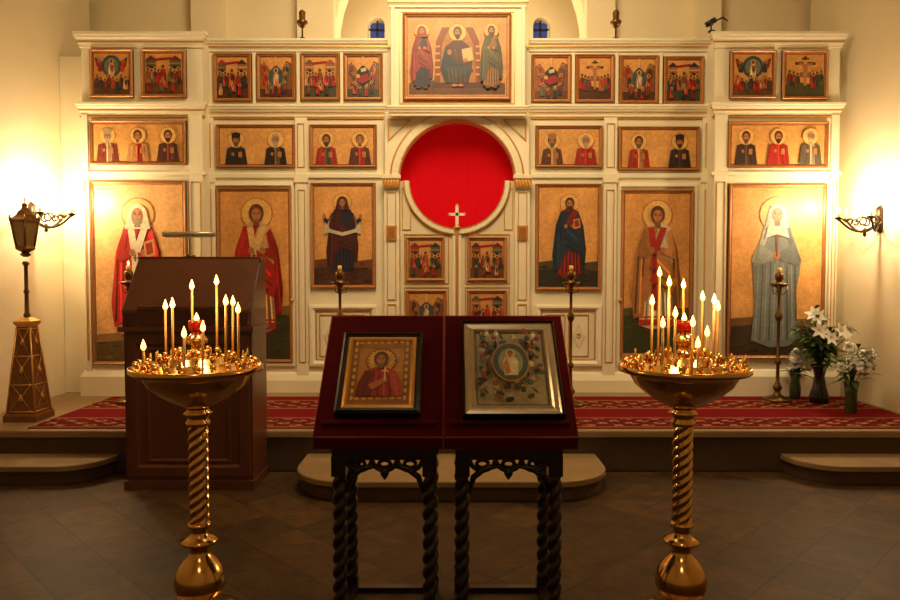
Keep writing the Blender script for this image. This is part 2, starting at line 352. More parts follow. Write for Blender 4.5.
def bust(ic,cx,cy,r,robe,cloak=None,hair=(70,40,22),beard=None,veil=None,hat=None):
    bot=ic.rect[3]-3
    ic.poly([(cx-.4*r,cy+1.2*r),(cx-1.9*r,cy+1.9*r),(cx-2.4*r,bot),(cx+2.4*r,bot),(cx+1.9*r,cy+1.9*r),(cx+.4*r,cy+1.2*r)],robe)
    head(ic,cx,cy,r,hair,beard,veil,hat=hat)
    if cloak: ic.poly([(cx-1.9*r,cy+1.9*r),(cx-2.4*r,bot),(cx-.2*r,bot),(cx-.1*r,cy+3*r),(cx-.6*r,cy+1.6*r)],cloak); ic.poly([(cx+1.9*r,cy+1.9*r),(cx+2.4*r,bot),(cx+1.0*r,bot),(cx+.9*r,cy+2.8*r),(cx+.8*r,cy+1.5*r)],cloak)
    for k,a in enumerate((-1.5,-1,-.4,.5,1.2,1.6)): ic.poly([(cx+a*r*.8,cy+2.2*r),(cx+a*r*.8+.15*r,cy+2.2*r),(cx+a*r*1.1+.1*r,bot)],dk(cloak or robe,.6 if k%2 else 1.4))
    ic.rect_(cx-.15*r,cy+1.7*r,cx+.1*r,bot,dk(robe,1.4)); ic.ell(cx-.7*r,cy+3.1*r,.32*r,.4*r,SK,8)
    ic.rect_(cx+.5*r,cy+2.6*r,cx+1.3*r,cy+3.8*r,(170,110,56))
REDS=[(140,24,16),(112,20,16),(160,42,24)]; DARKS=[(50,38,30),(40,46,34),(60,34,24),(34,42,48),(74,44,24)]; MIDS=[(140,76,38),(96,76,42),(176,124,72),(118,58,28),(76,80,52)]
def feast(ic,seed):
    R=random.Random(seed*7+1); u0,v0,u1,v1=ic.rect; g=max(2.2,.036*ic.S); u0+=g;v0+=g;u1-=g;v1-=g; W=u1-u0;H=v1-v0
    X=lambda a:u0+a*W; Y=lambda a:v0+a*H
    ch=lambda:R.choice(R.choice((REDS,REDS,DARKS,DARKS,MIDS)))
    def P(pts,c): ic.poly([(X(a),Y(b)) for a,b in pts],c)
    def fig(x,y,s,c=None,lean=0,c2=None):
        c=c or ch(); c2=c2 or ch(); x0=X(x);y0=Y(y)
        ic.poly([(x0-.2*s,y0+.25*s),(x0-.45*s+lean*s,y0+1.0*s),(x0-.45*s+lean*s*1.6,y0+2.3*s),(x0+.4*s+lean*s*1.6,y0+2.3*s),(x0+.45*s+lean*s,y0+.9*s),(x0+.2*s,y0+.25*s)],c)
        ic.poly([(x0-.1*s,y0+.4*s),(x0+.4*s,y0+.7*s),(x0+.2*s,y0+1.7*s),(x0-.15*s,y0+1.2*s)],c2)
        ic.poly([(x0-.3*s,y0+1.1*s),(x0-.22*s,y0+1.1*s),(x0-.2*s,y0+2.1*s),(x0-.3*s,y0+2.1*s)],dk(c,1.6))
        ic.ell(x0,y0,.36*s,.36*s,(206,146,68),12); ic.ell(x0,y0+.02*s,.22*s,.28*s,(94,50,28),8)
    T=seed%6; s=H*.14
    P([(0,1),(0,.74),(.3,.66),(.6,.72),(1,.64),(1,1)],R.choice([(96,58,28),(62,60,30),(76,40,20)]))
    if T in (0,3):
        for a,w in ((.04,.26),(.66,.3)):
            c=R.choice([(120,54,30),(88,74,46),(140,92,54)]); P([(a,.18),(a+w,.18),(a+w,.72),(a,.72)],c); P([(a-.03,.18),(a+w/2,.06),(a+w+.03,.18)],ch()); P([(a+.06,.34),(a+.13,.3),(a+.2,.34),(a+.2,.6),(a+.06,.6)],(40,22,14))
            P([(a,.24),(a+w,.24),(a+w,.27),(a,.27)],dk(c,1.5))
        P([(.26,.14),(.7,.1),(.72,.15),(.28,.2)],REDS[T%3])
        for i in range(4): fig(.1+.09*i,.4+.03*(i%2),s)
        for i in range(3): fig(.9-.1*i,.4+.04*(i%2),s)
        fig(.5,.34,s*1.3); P([(.4,.66),(.62,.66),(.62,.86),(.4,.86)],(166,54,28)); fig(.5,.62,s*.6,(190,166,120))
        for i in range(3): fig(.15+.3*i+R.uniform(-.04,.04),.7,s*.75)
    elif T in (1,4):
        P([(0,.8),(.02,.2),(.16,.14),(.3,.3),(.36,.5),(.34,.8)],(140,84,42)); P([(1,.8),(.98,.16),(.82,.1),(.7,.3),(.62,.52),(.66,.8)],(116,70,36))
        for k in range(4): P([(.04+.06*k,.3+.1*k),(.14+.06*k,.26+.1*k),(.12+.06*k,.3+.1*k)],(176,124,70)); P([(.96-.06*k,.26+.1*k),(.84-.06*k,.24+.1*k),(.88-.06*k,.29+.1*k)],(164,108,60))
        P([(.32,.34),(.5,.2),(.68,.34),(.72,.62),(.5,.72),(.28,.62)],(36,24,20) if T==1 else (50,68,74))
        if T==1: P([(.3,.5),(.62,.42),(.74,.56),(.44,.66),(.3,.6)],REDS[0]); ic.ell(X(.34),Y(.48),.36*s,.36*s,(206,146,68),12); P([(.42,.3),(.58,.27),(.6,.35),(.44,.38)],(196,176,130))
        else: fig(.5,.34,s*1.2,(170,108,64),0,(190,166,130)); P([(.36,.3),(.4,.3),(.44,.86),(.36,.86)],(64,84,88))
        for i in range(3): fig(.84-.04*i,.2+.22*i,s*.85)
        for i in range(3): fig(.14+.05*i,.18+.24*i,s*.85)
        fig(.6,.76,s*.7); fig(.4,.78,s*.65)
        P([(.48,0),(.52,0),(.51,.24),(.49,.24)],(214,176,104))
    elif T==2:
        ic.ell(X(.5),Y(.32),.27*W,.27*H,(46,62,70)); ic.ell(X(.5),Y(.32),.2*W,.21*H,(98,102,84)); fig(.5,.2,s*1.2,(196,166,112))
        for q in (-1,1): P([(.5+q*.26,.2),(.5+q*.46,.1),(.5+q*.4,.34),(.5+q*.28,.42)],REDS[1]); fig(.5+q*.34,.2,s*.8,None,-q*.2)
        for i in range(8): fig(.1+.115*i,.56+.05*(i%3),s*.9)
    else:
        P([(.05,.44),(.95,.44),(.95,.56),(.05,.56)],(128,80,46)); P([(.47,.06),(.53,.06),(.53,.86),(.47,.86)],(62,30,16)); P([(.24,.2),(.76,.2),(.76,.26),(.24,.26)],(62,30,16)); P([(.4,.1),(.6,.1),(.6,.13),(.4,.13)],(62,30,16))
        P([(.28,.22),(.72,.22),(.56,.3),(.55,.5),(.53,.76),(.47,.76),(.45,.5),(.44,.3)],(166,106,64)); ic.ell(X(.5),Y(.19),.36*s,.36*s,(206,146,68),12)
        for i in range(3): fig(.1+.1*i,.42+.03*i,s*1.05)
        for i in range(3): fig(.9-.1*i,.42+.03*i,s*1.05)
# ---------------------------------------------------------------- iconostasis
ICO=empty('iconostasis',(0,7.37,ZP))
def par(o): 
    o.parent=ICO; o.matrix_parent_inverse=Matrix.Translation((0,-7.37,-ZP)); return o
DC=7.37; DW=7.15; DA=7.28
def iconostasis():
    b=B(); g=B()
    GL=lambda x0,z0,x1,z1,y,w=.012: g.frame(x0,z0,x1,z1,y,[(0,0),(0,.008),(w,.008),(w,0)],GOLD)
    def X(u,D,v=200): return at(u,v,D)[0]
    def Z(v,D): return at(450,v,D)[1]
    def cornice(x0,x1,y,zb,zt,out,ret=True):
        h=zt-zb; pr=[(0,zb),(out*.25,zb),(out*.25,zb+h*.15),(out*.45,zb+h*.3),(out*.5,zb+h*.5),(out*.8,zb+h*.62),(out*.85,zb+h*.75),(out,zb+h*.8),(out,zt),(0,zt)]
        b.mould(x0,x1,y,pr,CREAM,ret)
        g.box(x0-out*.5,x1+out*.5,y-out*.55,y-out*.3,zb+h*.32,zb+h*.42,GOLD)
    xl0,xl1=X(205,DC),X(399,DC); xr0,xr1=X(515,DC),X(712,DC); ztop=Z(44,DC)
    b.box(xl0,xl1,DC,DC+.15,ZP,ztop,CREAM); b.box(xr0,xr1,DC,DC+.15,ZP,ztop,CREAM)
    wl0,wl1=X(84,DW),X(204,DW); wr0,wr1=X(713,DW),X(837,DW); wtop=Z(40,DW)
    for a,c in ((wl0,wl1),(wr0,wr1)):
        b.box(a,c,DW,DC+.15,ZP,wtop,CREAM)
        cornice(a,c,DW,Z(48,DW),Z(33,DW),.06); cornice(a,c,DW,Z(115,DW),Z(103,DW),.05)
        b.mould(a,c,DW,[(0,Z(176,DW)),(.03,Z(175,DW)),(.03,Z(172,DW)),(0,Z(171,DW))],CREAM)
        b.mould(a,c,DW,[(.05,ZP),(.05,Z(376,DW)),(.03,Z(372,DW)),(.02,Z(370,DW)),(0,Z(369,DW))],CREAM)
        g.mould(a,c,DW,[(0,Z(118,DW)),(.02,Z(117.5,DW)),(.02,Z(116,DW)),(0,Z(115,DW))],GOLD)
    for u0,u1 in ((84,90),(190,204),(713,726),(829,837)):
        b.box(X(u0,DW),X(u1,DW),DW-.025,DW,ZP,Z(115,DW),CREAM)
        GL(X(u0+2,DW),Z(360,DW),X(u1-2,DW),Z(182,DW),DW-.025,.007)
    b.box(-XW+.003,wl0,DC-.02,DC+.1,ZP,wtop-.1,PLASTER); b.box(wr1,XW-.003,DC-.02,DC+.1,ZP,wtop-.1,PLASTER)
    for a,c in ((xl0,X(388,DC)),(X(528,DC),xr1)):
        cornice(a,c,DC,Z(52,DC),Z(40,DC),.06,False); cornice(a,c,DC,Z(117,DC),Z(105,DC),.05,False)
    for a,c in ((xl0,X(384,DC)),(X(530,DC),xr1)):
        b.mould(a,c,DC,[(0,Z(179,DC)),(.025,Z(178,DC)),(.025,Z(174,DC)),(0,Z(173,DC))],CREAM,False)
        g.mould(a,c,DC,[(0,Z(119.5,DC)),(.02,Z(119,DC)),(.02,Z(118,DC)),(0,Z(117,DC))],GOLD,False)
        b.mould(a,c,DC,[(.05,ZP),(.05,Z(380,DC)),(.03,Z(375,DC)),(.02,Z(373,DC)),(0,Z(372,DC))],CREAM,False)
    for u0,u1 in ((205,215),(296,308),(603,616),(701,711)):
        b.box(X(u0,DC),X(u1,DC),DC-.03,DC,ZP,Z(118,DC),CREAM)
        b.box(X(u0,DC)-.01,X(u1,DC)+.01,DC-.045,DC,Z(183,DC),Z(174,DC),CREAM)
        GL(X(u0+2.5,DC),Z(362,DC),X(u1-2.5,DC),Z(190,DC),DC-.03,.007); GL(X(u0+2.5,DC),Z(168,DC),X(u1-2.5,DC),Z(124,DC),DC-.03,.007)
    for u in (254.5,298.5,342,573,616.5,660.5):
        b.box(X(u-1.6,DC,80),X(u+1.6,DC,80),DC-.02,DC,Z(104,DC),Z(53,DC),CREAM)
    D=DW; cx0,cx1=X(391,D,50),X(525,D,50); cz0=Z(112,D)
    b.box(cx0,cx1,D,DC+.15,cz0,Z(2,D),CREAM); cornice(cx0,cx1,D,Z(8,D),Z(-7,D),.07); cornice(cx0,cx1,D,Z(116,D),Z(106,D),.04)
    GL(X(399,D,50),Z(104,D),X(515,D,50),Z(11,D),D,.012)
    b.box(cx0+.0,cx0+.04,D-.02,D,cz0,Z(8,D),CREAM); b.box(cx1-.04,cx1,D-.02,D,cz0,Z(8,D),CREAM)
    D=DA; ac,azc=at(457,179,D); R=58*D/700; n=28
    def circ(r,a0,a1,n=n): return [(ac+r*math.cos(a0+(a1-a0)*k/n),azc+r*math.sin(a0+(a1-a0)*k/n)) for k in range(n+1)]
    x0,x1=X(385,D),X(529,D)
    b.prism([(x1,azc),(x1,Z(112,D)),(x0,Z(112,D)),(x0,azc)]+circ(R,pi,0),D,DC+.1,CREAM)
    def ring(r0,r1,y0,y1,a0,a1,m,bb):
        o=circ(r1,a0,a1); i=circ(r0,a0,a1)
        for k in range(n): bb.prism([o[k],o[k+1],i[k+1],i[k]],y0,y1,m)
    ring(R,R+.075,D-.03,D,0,pi,CREAM,b); ring(R+.075,R+.09,D-.035,D,0,pi,GOLD,g); ring(R-.008,R+.004,D-.035,D,0,pi,GOLD,g)
    for q in (-1,1):
        e=(x0 if q<0 else x1); 
        tri=[(e-q*.03,Z(119,D)),(e-q*.28,Z(119,D)),(e-q*.03,Z(142,D))]
        g.prism(tri,D-.008,D,GOLD); c=[(sum(p[0] for p in tri)/3,sum(p[1] for p in tri)/3)]
        g.prism([(p[0]+(c[0][0]-p[0])*.22,p[1]+(c[0][1]-p[1])*.22) for p in tri],D-.012,D,CREAM2)
    for u0,u1 in ((384,399),(515,530)):
        a,c=X(u0,D),X(u1,D)
        b.box(a,c,D,DC+.1,ZP,azc,CREAM); g.box(a-.01,c+.01,D-.04,D,Z(188,D),Z(179,D),GOLD); b.box(a-.02,c+.02,D-.05,D,Z(179,D),Z(175,D),CREAM)
        for k in range(5):
            xx=a+(c-a)*(k+.5)/5; g.lathe([(.004,0),(.013,.02),(.016,.06),(.006,.085)],(xx,D-.035,Z(188,D)),GOLD,8)
        GL(a+.03,Z(300,D),c-.03,Z(192,D),D,.008); GL(a+.03,Z(368,D),c-.03,Z(304,D),D,.008)
        b.box(a-.02,c+.02,D-.04,D,ZP,Z(376,D),CREAM)
        um=(u0+u1)/2; zz=Z(233,D); xm=X(um,D); g.box(xm-.055,xm+.055,D-.02,D,zz-.075,zz+.075,GOLD)
        g.box(xm-.035,xm+.035,D-.026,D,zz-.055,zz+.055,GOLDD)
    D=7.38; gc,gz=at(457,181,D); r=47.5*D/700
    xo0,xo1=X(400,D),X(515,D)
    for q in (-1,1):
        e=xo0 if q<0 else xo1; c0=gc+q*.012
        arc=[(gc+q*r*math.cos(pi/2*k/16),gz-r*math.sin(pi/2*k/16)) for k in range(17)]
        poly=[(e,ZP+.02),(e,gz)]+arc[:-1]+[(c0,gz-r),(c0,ZP+.02)]
        b.prism(poly,D,D+.05,CREAM2)
    m=24; 
    for rr0,rr1,o,mm,bb in ((r,r+.05,.03,CREAM,b),(r+.05,r+.06,.033,GOLD,g),(r-.006,r+.004,.034,GOLD,g)):
        for k in range(m):
            a,c=pi+pi*k/m,pi+pi*(k+1)/m
            bb.prism([(gc+rr*math.cos(t),gz+rr*math.sin(t)) for rr,t in ((rr1,a),(rr1,c),(rr0,c),(rr0,a))],D-o,D,mm)
    ax=.045; g.box(gc-ax*.35,gc+ax*.35,D-.05,D-.02,ZP+.02,gz-r,GOLD); b.box(gc-ax,gc+ax,D-.025,D,ZP+.02,gz-r,CREAM)
    zc=gz-r
    g.box(gc-.016,gc+.016,D-.05,D-.025,zc,zc+.24,CREAM); g.box(gc-.08,gc+.08,D-.05,D-.025,zc+.135,zc+.163,CREAM)
    for dx,dz in ((-.08,.149),(.08,.149),(0,.24)): g.lathe([(.001,-.02),(.018,0),(.001,.02)],(gc+dx,D-.038,zc+dz),GOLD,8)
    g.lathe([(.03,0),(.04,.015),(.015,.04)],(gc,D-.04,zc),GOLD,12)
    for (u0,u1) in ((404,449),(465,510)):
        for v0,v1 in ((234,284),(287,337),(340,390)):
            GL(X(u0,D),Z(v1,D),X(u1,D),Z(v0,D),D,.01)
    for u0,u1 in ((402,411),(504,513)): GL(X(u0,D),Z(230,D),X(u1,D),Z(188,D),D,.008)
    for u0,u1 in ((310,377),(535,601)):
        x0,z0,x1,z1=rw(u0,305,u1,366,DC); b.frame(x0,z0,x1,z1,DC,[(0,0),(0,.03),(.03,.035),(.05,.02),(.06,.005),(.06,0)],CREAM); GL(x0+.06,z0+.06,x1-.06,z1-.06,DC,.012)
        for k in (0,1):
            xa=x0+.1+(x1-x0-.2)*k*.5; xb=xa+(x1-x0-.2)*.5-.03; GL(xa,z0+.1,xb,z1-.1,DC,.01); 
            xm,zm=(xa+xb)/2,(z0+z1)/2; w=(xb-xa)*.3; h=(z1-z0)*.2
            g.prism([(xm-w,zm),(xm,zm-h),(xm+w,zm),(xm,zm+h)],DC-.012,DC,CREAM2); GL(xm-.02,zm-.02,xm+.02,zm+.02,DC-.012,.006)
    for u0,v0,u1,v1 in ((214,183,295,366),(617,184,696,366)):
        x0,z0,x1,z1=rw(u0,v0,u1,v1,DC); b.frame(x0,z0,x1,z1,DC,[(0,0),(0,.025),(.03,.03),(.035,0)],CREAM)
    for u in (293,619):
        xh,zh=at(u,300,DC); g.lathe([(.008,0),(.018,.01),(.018,.03),(.008,.04)],(xh,DC-.04,zh-.02),GOLD,10)
    par(b.obj('carved_screen',bevel=.004)); par(g.obj('gilded_trim'))
    c=B(); x0,x1=X(386,7.58),X(528,7.58); n=60; vs=[]
    z0,z1=ZP+.03,Z(112,7.6)
    for i in range(n+1):
        x=x0+(x1-x0)*i/n; y=7.54+.0012*math.sin(i*.5)
        vs+=[(x,y,z0),(x,y,z1)]
    fs=[(2*i,2*i+2,2*i+3,2*i+1) for i in range(n)]; c.add(vs,fs,CURT,smooth=True); par(c.obj('red_curtain'))
    r=B(); r.tube([(x0-.05,7.56,z1+.02),(x1+.05,7.56,z1+.02)],.012,BRASS); par(r.obj('curtain_rod'))
iconostasis()
def icons():
    n=0
    for u0,v0,u1,v1,D in ((91,50,134,98,DW),(142,50,187,98,DW),(214,54,252,102,DC),(257,54,296,101,DC),(301,54,340,101,DC),(344,54,383,101,DC),
        (531,55,571,103,DC),(575,55,614,103,DC),(619,56,658,104,DC),(663,57,703,105,DC),(729,51,775,99,DW),(781,51,827,100,DW)):
        ic=Icon(u0,v0,u1,v1,D,fw=.03,bg=(204,142,74)); feast(ic,[2,0,3,4,0,1,1,5,4,3,2,5][n]+6*n); n+=1; par(ic.done('feast_icon'))
    for u0,v0,u1,v1 in ((406,237,445,281),(467,237,507,281),(406,290,447,334),(467,290,507,334),(406,343,447,387),(467,343,507,387)):
        ic=Icon(u0,v0,u1,v1,7.38,fw=.028,bg=(198,136,70)); feast(ic,[3,0,4,3,0,2][n-12]+6*n); n+=1; par(ic.done('gate_icon'))
    rowD=dict(fw=.026,bg=(210,150,82))
    def row(u0,v0,u1,v1,D,L):
        ic=Icon(u0,v0,u1,v1,D,**rowD); k=len(L)
        for i,a in enumerate(L):
            cx=u0+(u1-u0)*(i+.5)/k + (0 if k==2 else (i-1)*-1.5); bust(ic,cx,v0+15,4.7,**a)
        par(ic.done('saints_icon'))
    wh=(160,146,120); gr=(100,80,60)
    row(91,121,187,165,DW,[dict(robe=(170,140,98),cloak=(110,40,28),beard=wh,hair=wh,hat=(170,140,98)),dict(robe=(150,26,22),cloak=(170,118,68)),dict(robe=(110,54,34),cloak=(70,34,26),beard=(60,36,22))])
    row(217,125,296,168,DC,[dict(robe=(34,28,30),cloak=(48,36,32),beard=gr,hat=(30,26,28)),dict(robe=(96,70,44),cloak=(36,26,24),beard=wh,hair=wh)])
    row(310,125,377,168,DC,[dict(robe=(54,66,44),cloak=(150,40,26),beard=(70,44,26)),dict(robe=(160,32,24),cloak=(84,40,30),hair=(110,70,40))])
    row(535,126,602,168,DC,[dict(robe=(160,118,70),cloak=(90,50,34),beard=gr,hat=(150,110,60)),dict(robe=(160,26,20),cloak=(150,40,24),beard=wh,hair=wh)])
    row(618,127,699,171,DC,[dict(robe=(170,116,74),cloak=(150,46,28),beard=gr),dict(robe=(70,40,34),cloak=(44,34,30),beard=(70,44,26),hat=(40,30,30))])
    row(727,122,827,168,DW,[dict(robe=(84,60,40),cloak=(60,40,30),beard=gr),dict(robe=(170,34,22),cloak=(150,26,20),beard=(60,36,22)),dict(robe=(140,124,98),cloak=(80,68,54),beard=wh,hair=wh)])
    def ground(ic,v,c,c2):
        u0,_,u1,v1=ic.rect; g=.036*ic.S
        ic.poly([(u0+g,v),(u0+(u1-u0)*.3,v-2),(u0+(u1-u0)*.7,v+1),(u1-g,v-1),(u1-g,v1-g),(u0+g,v1-g)],c)
        ic.poly([(u0+g,v+8),(u0+(u1-u0)*.4,v+5),(u1-g,v+9),(u1-g,v1-g),(u0+g,v1-g)],c2)
        R=random.Random(int(v))
        for k in range(14):
            a=R.uniform(u0+g+4,u1-g-4); y=R.uniform(v+3,v1-g-2); ic.ell(a,y,R.uniform(1.5,5),1,dk(c2,R.choice((.6,1.3))),8)
    T=(214,152,84)
    ic=Icon(93,181,188,364,DW,bg=(222,166,104),fw=.026); ground(ic,334,(150,106,60),(92,70,38))
    saint(ic,140,203,142,(176,30,24),cloak=(192,42,32),stole=(216,196,160),veil=(208,190,154),beard=(140,118,90),pose='book',hem=(190,130,60)); par(ic.done('saint_icon'))
    ic=Icon(218,188,293,362,DC,bg=(210,146,78),fw=.028); ground(ic,306,(116,90,44),(60,56,28))
    saint(ic,258,203,136,(196,146,88),cloak=(160,30,22),stole=(214,168,100),pose='censer',hem=(150,40,26),hair=(90,50,26),side=-1); par(ic.done('deacon_door_icon'))
    ic=Icon(311,183,376,288,DC,bg=T,fw=.028); ground(ic,260,(110,62,32),(72,40,24))
    saint(ic,343,196,80,(34,32,46),cloak=(70,22,26),veil=(70,22,26),pose='orans',wide=1.05,side=1); par(ic.done('virgin_icon'))
    ic=Icon(535,184,601,290,DC,bg=T,fw=.028); ground(ic,262,(78,66,42),(46,42,30))
    saint(ic,569,197,84,(120,34,26),cloak=(32,46,62),pose='book',beard=(70,40,22),hair=(70,40,22),side=1,wide=1.05); par(ic.done('christ_icon'))
    ic=Icon(620,190,692,356,DC,bg=(210,146,78),fw=.028); ground(ic,308,(92,80,40),(54,58,32))
    saint(ic,656,205,130,(204,178,134),cloak=(166,106,56),stole=(160,36,26),pose='censer',hem=(170,50,30),hair=(80,46,24),side=1); par(ic.done('deacon_door_icon'))
    ic=Icon(727,184,824,358,DW,bg=(214,152,84),fw=.026); ground(ic,318,(116,78,42),(60,46,28))
    cx=775
    ic.ell(cx,214,17.5,17.5,HRIM,28); ic.ell(cx,214,16.6,16.6,HAL,28)
    ic.poly([(cx-8,206),(cx-14,233),(cx-24,260),(cx-21,300),(cx-24,340),(cx-5,347),(cx+12,346),(cx+24,338),(cx+19,300),(cx+25,260),(cx+15,233),(cx+8,206)],(112,116,112))
    ic.poly([(cx-8,206),(cx-16,240),(cx-25,260),(cx-20,266),(cx-10,240),(cx-6,222)],(156,154,140)); ic.poly([(cx+8,206),(cx+16,240),(cx+25,260),(cx+20,266),(cx+10,240),(cx+6,222)],(88,90,86))
    for k,a in enumerate((-18,-14,-10,-6,-2,2,6,10,14,18)): ic.poly([(cx+a,262+3*(k%3)),(cx+a+1,262),(cx+a*1.15+1.4,340),(cx+a*1.15,340)],(80,84,80) if k%2 else (138,138,128))
    ic.poly([(cx-17,243),(cx-23,266),(cx-3,260),(cx-3,252)],(134,134,124)); ic.poly([(cx+17,243),(cx+23,266),(cx+3,260),(cx+3,252)],(98,100,94))
    ic.ell(cx,255,3.6,4.2,SK); ic.rect_(cx-.9,229,cx+.9,256,(110,60,26)); ic.rect_(cx-5,235,cx+5,237,(110,60,26))
    head(ic,cx,214,8,veil=(170,166,150),halo=None); ic.poly([(cx-8,222),(cx-12,238),(cx,234),(cx+12,238),(cx+8,222),(cx,227)],(184,178,158)); par(ic.done('nun_martyr_icon'))
    ic=Icon(403,14,511,101,DW,bg=(202,140,72),fw=.034)
    ic.poly([(409,92),(409,84),(440,80),(480,80),(505,84),(505,95),(409,95)],(92,56,28))
    ic.poly([(434,90),(436,42),(442,28),(473,28),(479,42),(482,90)],(124,58,22)); ic.poly([(440,84),(442,45),(447,33),(468,33),(473,45),(476,84)],(164,102,44)); ic.rect_(432,83,484,89,(76,36,18))
    for k in range(5): ic.rect_(435.2,46+7*k,440,48+7*k,(200,134,62)); ic.rect_(475.5,46+7*k,480,48+7*k,(200,134,62))
    c=457.5; ic.ell(c,33,9.2,9.2,HRIM); ic.ell(c,33,8.6,8.6,(224,170,88))
    ic.poly([(c-4,41),(c-12,47),(c-15,62),(c-14,70),(c-11,84),(c+11,84),(c+14,70),(c+15,62),(c+12,47),(c+4,41)],(74,32,26))
    ic.poly([(c-12,47),(c-16,62),(c-17,71),(c-12,84),(c+3,84),(c+14,73),(c+12,66),(c-2,64),(c-7,50)],(32,36,44)); ic.poly([(c-14,68),(c+13,66),(c+16,72),(c-2,78)],(46,52,60))
    for a in (-10,-6,-2,3,8): ic.poly([(c+a,70),(c+a+.8,70),(c+a*.8+1,83),(c+a*.8,83)],(100,66,40))
    for a in (-9,-3,4): ic.poly([(c+a,50),(c+a+.8,50),(c+a*.6+2,64)],(130,80,46))
    ic.poly([(c+4,50),(c+14,48),(c+16,61),(c+6,63)],(200,164,108)); ic.ell(c-8,53,2.2,3,SK); ic.ell(c+8,61,2.2,2,SK); head(ic,c,33,4.6,beard=(70,40,22),halo=None)
    for q in (-3,3): ic.ell(c+q,86,3,1.6,SK)
    for cx,rb,ck,vl,sd in ((422,(40,40,54),(136,38,28),(136,38,28),1),(491,(130,86,44),(78,70,42),None,-1)):
        saint(ic,cx,27,64,rb,cloak=ck,veil=vl,side=sd,hair=(70,44,26),beard=None if vl else (80,50,30),wide=.95)
    par(ic.done('deesis_icon'))
icons()
# ---------------------------------------------------------------- spot lamps on the cornice
def cornice_lamps():
    for i,(u,v) in enumerate(((303,37),(615,38))):
        b=B(); x=at(u,v,DC)[0]; z=at(450,40,DC)[1]; y=DC-.03
        b.lathe([(.03,0),(.03,.012),(.008,.016),(.008,.12)],(x,y,z),IRON,12); b.lathe([(.012,.11),(.035,.13),(.06,.17),(.055,.18),(.03,.2),(.035,.27),(.02,.29),(.001,.3)],(x,y,z),BRASSD,14); b.obj('cornice_lamp')
    b=B(); x,_=at(708,30,DW); z=at(450,33,DW)[1]; y=DW-.02
    b.lathe([(.035,0),(.035,.015),(.01,.02)],(x+.03,y,z),BLACK,12)
    b.tube([(x+.03,y,z+.01),(x+.02,y,z+.06),(x+.06,y,z+.11),(x+.13,y-.02,z+.14),(x+.18,y-.03,z+.1)],.009,BLACK); b.tube([(x-.03,y,z+.07),(x+.06,y-.02,z+.12)],.028,BLACK,12); b.obj('spotlight')
cornice_lamps()
# ---------------------------------------------------------------- candle stands
def candle_stand(cx,cy,candles,seed):
    e=empty('candle_stand',(cx,cy,0)); P=lambda o:(setattr(o,'parent',e),o)[1]
    b=B(); c=(0,0,0)
    b.lathe([(.20,0),(.205,.02),(.19,.035),(.15,.045),(.11,.06),(.075,.08),(.06,.10),(.075,.115),(.10,.13),(.115,.16),(.118,.19),(.11,.225),(.09,.26),(.07,.285),(.05,.305),(.042,.33),(.05,.35),(.08,.362),(.082,.374),(.055,.385),(.04,.40),(.035,.425),(.052,.437),(.052,.45),(.04,.46)],c,BRASS,40)
    b.twist(0,0,.455,.905,.046,2.6,BRASS,lobes=4,amp=.26,seg=32,nz=90)
    b.lathe([(.03,.895),(.052,.905),(.055,.92),(.045,.932),(.05,.95),(.065,.962),(.05,.972),(.048,.985),(.075,.995),(.12,1.02),(.175,1.055),(.215,1.09),(.235,1.125),(.245,1.14),(.285,1.15),(.292,1.155),(.292,1.178),(.286,1.18),(.283,1.162),(.2,1.166),(.195,1.19),(.13,1.193),(.125,1.215),(.06,1.222),(.03,1.24),(.02,1.27),(.045,1.28),(.05,1.30),(.03,1.32),(.02,1.33)],c,BRASS,48)
    P(b.obj('brass_body'))
    b=B(); R=random.Random(seed)
    for r,n,z in ((.262,26,1.16),(.215,20,1.163),(.162,15,1.19),(.095,9,1.215)):
        for k in range(n):
            a=2*pi*k/n; b.lathe([(.006,0),(.006,.02),(.012,.026),(.011,.044),(.007,.045)],(r*math.cos(a),r*math.sin(a),z),BRASS,8)
    P(b.obj('candle_cups'))
    b=B(); b.lathe([(.022,1.325),(.034,1.345),(.036,1.375),(.033,1.385)],c,REDG,16); b.flame(0,0,1.38,.04,FLAME)
    for k in range(14):
        a=R.uniform(0,2*pi); r=R.choice((.262,.215,.162)); b.lathe([(.005,0),(.005,R.uniform(.01,.03)),(.001,.031)],(r*math.cos(a),r*math.sin(a),1.205),WAX,8)
    for dx,dy,zt in candles:
        rr=math.hypot(dx,dy); zb=1.17 if rr>.2 else 1.2
        lean=R.uniform(-.004,.004)
        b.tube([(dx,dy,zb),(dx+lean,dy,zt-.04)],.0056,WAX,8); b.flame(dx+lean,dy,zt-.042,.05,FLAME,.23)
    P(b.obj('lit_candles'))
    for lx,ly,lz,en in ((-.14,-.12,1.5,2.6),(.12,-.1,1.5,2.6),(0,.12,1.6,2.6)):
        L=bpy.data.lights.new('candle_light','POINT'); L.energy=en; L.color=(1,.68,.34); L.shadow_soft_size=.05
        o=bpy.data.objects.new('candle_light',L); sc.collection.objects.link(o); o.location=(lx,ly,lz); o.parent=e
D3=3.18
def cand(uc,L,D=D3):
    out=[]
    for u,v,dy in L:
        x,z=at(u,v,D+dy); out.append((x-at(uc,350,D)[0],dy,z))
    return out
XL=at(198,420,D3)[0]; XR=at(683,420,D3)[0]
candle_stand(XL,D3,cand(198,[(145,341,-.12),(166,301,.05),(173,299,-.1),(193,281,.1),(217,276,.02),(226,296,-.1),(233,297,.08),(239,304,-.06),(203,322,-.2),(185,328,-.22)]),1)
candle_stand(XR,D3,cand(683,[(651,296,-.02),(658,268,.1),(668,277,-.08),(674,308,-.15),(683,280,.12),(691,317,-.2),(701,292,.05),(707,327,-.15),(713,295,-.05),(717,302,.1),(662,318,-.16),(697,338,-.24)]),2)
